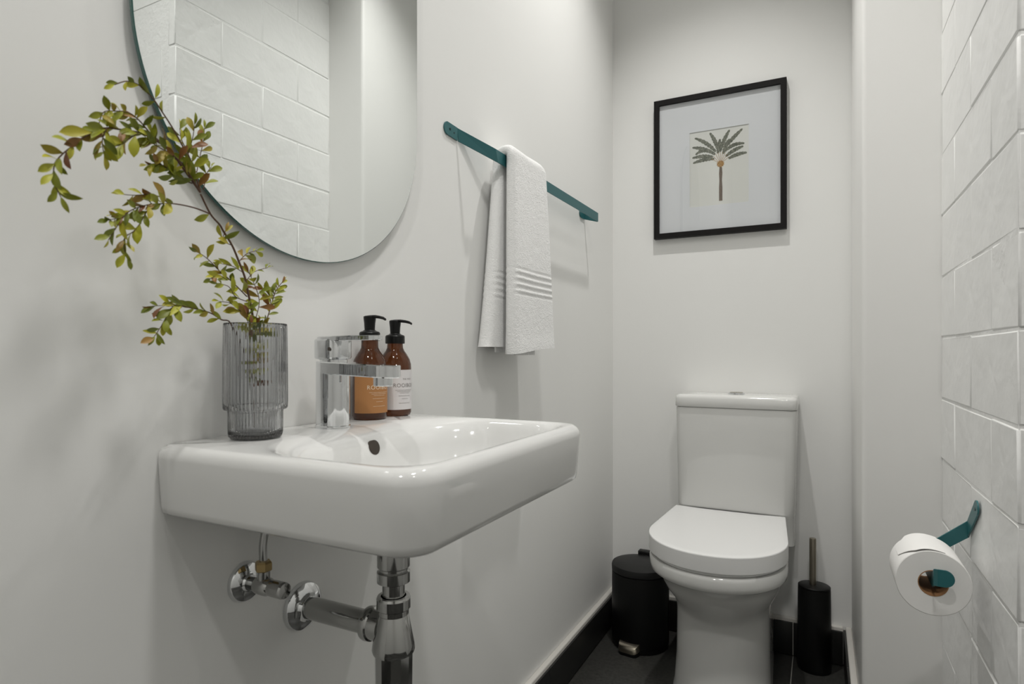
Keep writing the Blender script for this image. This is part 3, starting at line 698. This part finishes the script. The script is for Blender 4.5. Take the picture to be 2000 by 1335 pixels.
for sx, sz in ((.000, .042), (-.008, .041), (-.016, .037), (-.024, .030), (.008, .041), (.016, .037), (.023, .030), (-.030, .022), (.029, .021)):
    q = Vector((sx, sz)); nn = Vector((-q.y, q.x)).normalized()*.0006; b0 = Vector(cw)+q*.25; e0 = Vector(cw)+q
    flat('frond_stalk', [b0+nn, e0+nn, e0-nn, b0-nn], 'palm_crown', 0.00022)
box('glazing', (fx0+.012, D-.0180, fz0+.012), (fx1-.012, D-.0165, fz1-.012), 'picture_glass', pic)

# ------------------------------------------------------------------ toilet
TCX = 0.438
wc = thing('toilet', 'white close-coupled toilet with closed lid', 'toilet', (TCX, 1.95, 0))
def dshape(hw, yf, yb_, z, curve, n=120, cx=TCX, k=0.0, ex=2.08):
    """D outline: straight sides, superelliptic front of depth curve"""
    pts = []; m2 = n-20
    for i in range(m2+1):
        a = math.pi*i/m2; c_, s_ = math.cos(a), math.sin(a)
        x = cx - hw*math.copysign(abs(c_)**(2/ex), c_); y = yf+curve - curve*abs(s_)**(2/ex)
        pts.append(Vector((x, y, z + k*(y-yf))))
    for i in range(1, 20):
        t = i/20; x = cx + hw - 2*hw*t; pts.append(Vector((x, yb_, z + k*(yb_-yf))))
    return pts
KT = 0.025
rl = []
for hw_, yf, z, cv in ((0.139, 1.730, 0.0, .17), (0.136, 1.738, 0.02, .17), (0.132, 1.748, .10, .17), (0.131, 1.750, .20, .17), (0.131, 1.749, .238, .17), (0.134, 1.740, .256, .18), (0.140, 1.715, .282, .20), (0.154, 1.682, .315, .20), (0.164, 1.658, .345, .21), (0.170, 1.640, .376, .21)):
    rl.append(dshape(hw_, yf, D-0.03, z, cv))
bm = bmesh.new()
for hw_, yf, z, cv in ((0.1725, 1.632, .379, .20), (0.1800, 1.617, .381, .195), (0.1835, 1.610, .386, .195), (0.1850, 1.607, .398, .195), (0.1852, 1.606, .414, .192), (0.1835, 1.609, .4235, .192), (0.176, 1.618, .4258, .195)):
    rl.append(dshape(hw_, yf, D-0.03, z, cv, k=KT if z > .378 else 0))
rings(bm, rl); from_bm('pan', bm, 'toilet_ceramic', wc, deg=60)
bm = bmesh.new()      # thin seat ring below the lid
rings(bm, [dshape(hw_, yf, 2.030, z, .195, k=KT) for hw_, yf, z in ((.174, 1.619, .4262), (.178, 1.613, .4272), (.178, 1.613, .4345), (.176, 1.617, .4352))])
from_bm('seat', bm, 'toilet_plastic', wc, deg=60)
bm = bmesh.new()
rings(bm, [dshape(hw_, yf, 2.0440, z, .190, k=KT) for hw_, yf, z in ((.178, 1.612, .4358), (.1850, 1.605, .4360), (.1862, 1.6035, .4372), (.1865, 1.603, .4420), (.1862, 1.6035, .4785), (.1852, 1.6045, .4805), (.1835, 1.607, .4813), (.170, 1.625, .4818), (.09, 1.72, .4825))])
from_bm('lid', bm, 'toilet_plastic', wc, deg=25)
CCX = 0.4535
def cis(hw_, y0, y1, z, r=.022): return rrect(CCX-hw_, CCX+hw_, y0, y1, (r, r, .006, .006), z, 120, c=(CCX, (y0+y1)/2))
bm = bmesh.new(); rings(bm, [cis(.176, 2.052, D-.004, .40), cis(.176, 2.050, D-.004, .49), cis(.178, 2.046, D-.004, .497), cis(.184, 2.040, D-.004, .820)]); from_bm('cistern', bm, 'toilet_ceramic', wc, deg=60)
bm = bmesh.new(); rings(bm, [cis(.180, 2.042, D-.003, .8205), cis(.1845, 2.036, D-.003, .8225), cis(.1855, 2.034, D-.003, .826), cis(.1850, 2.034, D-.003, .850), cis(.1835, 2.037, D-.003, .857), cis(.177, 2.046, D-.006, .8612), cis(.12, 2.09, D-.05, .8622)]); cl = from_bm('cistern_lid', bm, 'toilet_ceramic', wc, deg=60)
lathe('button_ring', [(0.026, 0.0), (0.026, 0.0045), (0.0235, 0.006), (0.0225, 0.0052)], (CCX, 2.118, .8620), (0, 0, 1), 'chrome', cl, 40, deg=25)
for s in (-1, 1):
    bm = bmesh.new(); pts0 = [(s*.0008 + s*.0195*math.sin(math.pi*i/16), .0195*math.cos(math.pi*i/16)) for i in range(17)]
    rings(bm, [[Vector((CCX+a, 2.118+b_, z)) for a, b_ in pts0] for z in (.8640, .8690)]); from_bm('flush_button', bm, 'brushed_steel', cl, False)
for s in (-1, 1):
    lathe('hinge', [(0.009, 0.0), (0.010, 0.002), (0.010, 0.024), (0.009, 0.026)], (TCX+s*0.078-.013, 2.026, 0.452), (1, 0, 0), 'chrome', wc, 24)

# ------------------------------------------------------------------ pedal bin
PB = (0.1475, 2.058); RB = 0.0965
pb = thing('pedal_bin', 'matt black round pedal bin with steel pedal beside the toilet', 'bin', (PB[0], PB[1], 0))
lathe('bin_base', [(RB*.95, 0.0), (RB*.97, 0.002), (RB*.97, 0.016)], (PB[0], PB[1], 0.0), (0, 0, 1), 'black_plastic', pb, 72)
lathe('bin_body', [(RB*.97, 0.016), (RB, 0.018), (RB, 0.246), (RB*.99, 0.249), (RB*.96, 0.251)], (PB[0], PB[1], 0), (0, 0, 1), 'black_metal', pb, 72)
lathe('bin_lid', [(RB*.97, 0.2515), (RB*1.005, 0.253), (RB*1.008, 0.268), (RB*.985, 0.274), (RB*.8, 0.2785), (RB*.4, 0.2815), (0, 0.2825)], (PB[0], PB[1], 0), (0, 0, 1), 'black_lid', pb, 72, deg=40)
box('hinge', (PB[0]-.030, PB[1]+RB*.80, .262), (PB[0]+.030, PB[1]+RB*1.10, .290), 'black_plastic', pb, .003)
bm = bmesh.new(); pd = Vector((-0.13, -0.9915, 0)); ps = Vector((.9915, -.13, 0)); rl = []
for q, hw_, z0, z1 in ((.070, .037, .020, .038), (.096, .037, .018, .037), (.106, .034, .014, .033), (.113, .028, .011, .027), (.1165, .020, .010, .021)):
    p = Vector((PB[0], PB[1], 0)) + pd*q
    rl.append([p+ps*hw_+Vector((0, 0, z0)), p+ps*hw_*.92+Vector((0, 0, z1)), p-ps*hw_*.92+Vector((0, 0, z1)), p-ps*hw_+Vector((0, 0, z0))])
rings(bm, rl); from_bm('pedal', bm, 'brushed_steel', pb, deg=40)
bm = bmesh.new(); rl = []
for q, hw_ in ((.070, .034), (.098, .034), (.110, .030), (.116, .022)):
    p = Vector((PB[0], PB[1], 0)) + pd*q
    rl.append([p+ps*hw_, p+ps*hw_+Vector((0, 0, .010)), p-ps*hw_+Vector((0, 0, .010)), p-ps*hw_])
rings(bm, rl); from_bm('pedal_foot', bm, 'black_plastic', pb, deg=40)

# ------------------------------------------------------------------ toilet brush
TB = (0.6835, 2.137)
tbk = thing('toilet_brush', 'matt black toilet brush holder with steel handle between toilet and pillar', 'toilet brush', (TB[0], TB[1], 0))
def oval(rx, ry, z, dx=0): return [Vector((TB[0]+dx+rx*math.cos(2*math.pi*i/64), TB[1]+ry*math.sin(2*math.pi*i/64), z)) for i in range(64)]
bm = bmesh.new(); rings(bm, [oval(.0455, .0415, 0), oval(.0475, .0435, .003), oval(.0485, .0445, .012), oval(.0485, .0445, .12), oval(.0470, .0430, .255), oval(.0462, .0422, .2585)]); from_bm('brush_holder', bm, 'black_plastic', tbk, deg=40)
bm = bmesh.new(); rings(bm, [oval(.0455, .0415, .2586), oval(.0468, .0428, .260), oval(.0465, .0425, .2635), oval(.0440, .0400, .2655), oval(.010, .010, .2665)]); from_bm('brush_cap', bm, 'black_plastic', tbk, deg=40)
lathe('brush_handle', [(0.0100, 0.2660), (0.0100, 0.408), (0.0092, 0.4115), (0.0040, 0.4125)], (TB[0]-.004, TB[1]+.004, 0), (0, 0, 1), 'brushed_steel', tbk, 32)

# ------------------------------------------------------------------ toilet roll and holder
RC = (0.872, 0.607); RY0, RY1 = 1.243, 1.345
hd = thing('roll_holder', 'teal flat-strip toilet roll holder screwed to the white brick wall', 'roll holder', (WX, 1.34, 0.70))
xw = WX-0.0045
d1 = Vector((0, -0.085, 0.074)).normalized(); w1 = Vector((0, 0.074, 0.085)).normalized()
hw2 = 0.0135
tabc = Vector((xw, 1.318, 0.7265))
strip('wall_tab', round_end(tabc, d1, w1, hw2) + [(tabc+w1*hw2, tabc-w1*hw2), (Vector((xw, 1.386, 0.688)), Vector((xw, 1.386, 0.656)))], 'teal_metal', hd)
strip('arm', [(Vector((xw, 1.386, 0.688)), Vector((xw, 1.386, 0.656))), (Vector((RC[0]+.003, 1.386, .6295)), Vector((RC[0]+.003, 1.386, .6025))), (Vector((RC[0], 1.382, .6275)), Vector((RC[0], 1.382, .6005))), (Vector((RC[0], 1.245, .6270)), Vector((RC[0], 1.245, .6000))), (Vector((RC[0]-.001, 1.222, .638)), Vector((RC[0]-.001, 1.222, .610)))], 'teal_metal', hd)
strip('end_tab', [(Vector((RC[0]-.001, 1.2225, .638)), Vector((RC[0]-.001, 1.2225, .610))), (Vector((RC[0]+.003, 1.217, .6395)), Vector((RC[0]+.003, 1.217, .6115)))] + round_end((RC[0]+.0115, 1.2155, .6260), (1, -.06, 0), (0, 0, 1), 0.0142)[::-1], 'teal_metal', hd)
lathe('screw', [(0.0034, 0.0), (0.0032, 0.0008), (0.001, 0.0010)], (xw-.0014, 1.322, .7235), (-1, 0, 0), 'screw_metal', hd, 16)
roll = thing('toilet_roll', 'white toilet paper roll hanging on the teal holder', 'toilet roll', (RC[0], (RY0+RY1)/2, RC[1]-.055))
def ann(name, r0, r1, mname, y0, y1, bev):
    lathe(name, [(r0, y0), (r1-bev, y0), (r1, y0+bev), (r1, y1-bev), (r1-bev, y1), (r0, y1), (r0, y0)], (RC[0], 0, RC[1]), (0, 1, 0), mname, roll, 96, deg=40, cap=False)
ann('paper', 0.0222, 0.0550, 'tissue', RY0, RY1, .0012)
ann('cardboard_core', 0.0208, 0.0221, 'cardboard', RY0-.0004, RY1, .0001)
# loose folded end of the paper, lying on top of the roll
bm = bmesh.new(); rl = []
for i in range(13):
    a = math.radians(72 + 75*i/12); rr_ = 0.0556 + 0.0022*math.sin(math.pi*i/12)**2
    yy0 = RY0+.001 + (0.035*max(0, (i-7)/5)); yy1 = RY1-.001 - (0.03*max(0, (i-8)/4))
    p = lambda r_, y_: Vector((RC[0]+r_*math.cos(a), y_, RC[1]+r_*math.sin(a)))
    rl.append([p(rr_, yy0), p(rr_+.0008, yy0), p(rr_+.0008, yy1), p(rr_, yy1)])
rings(bm, rl); from_bm('loose_sheet', bm, 'tissue', roll, deg=40)
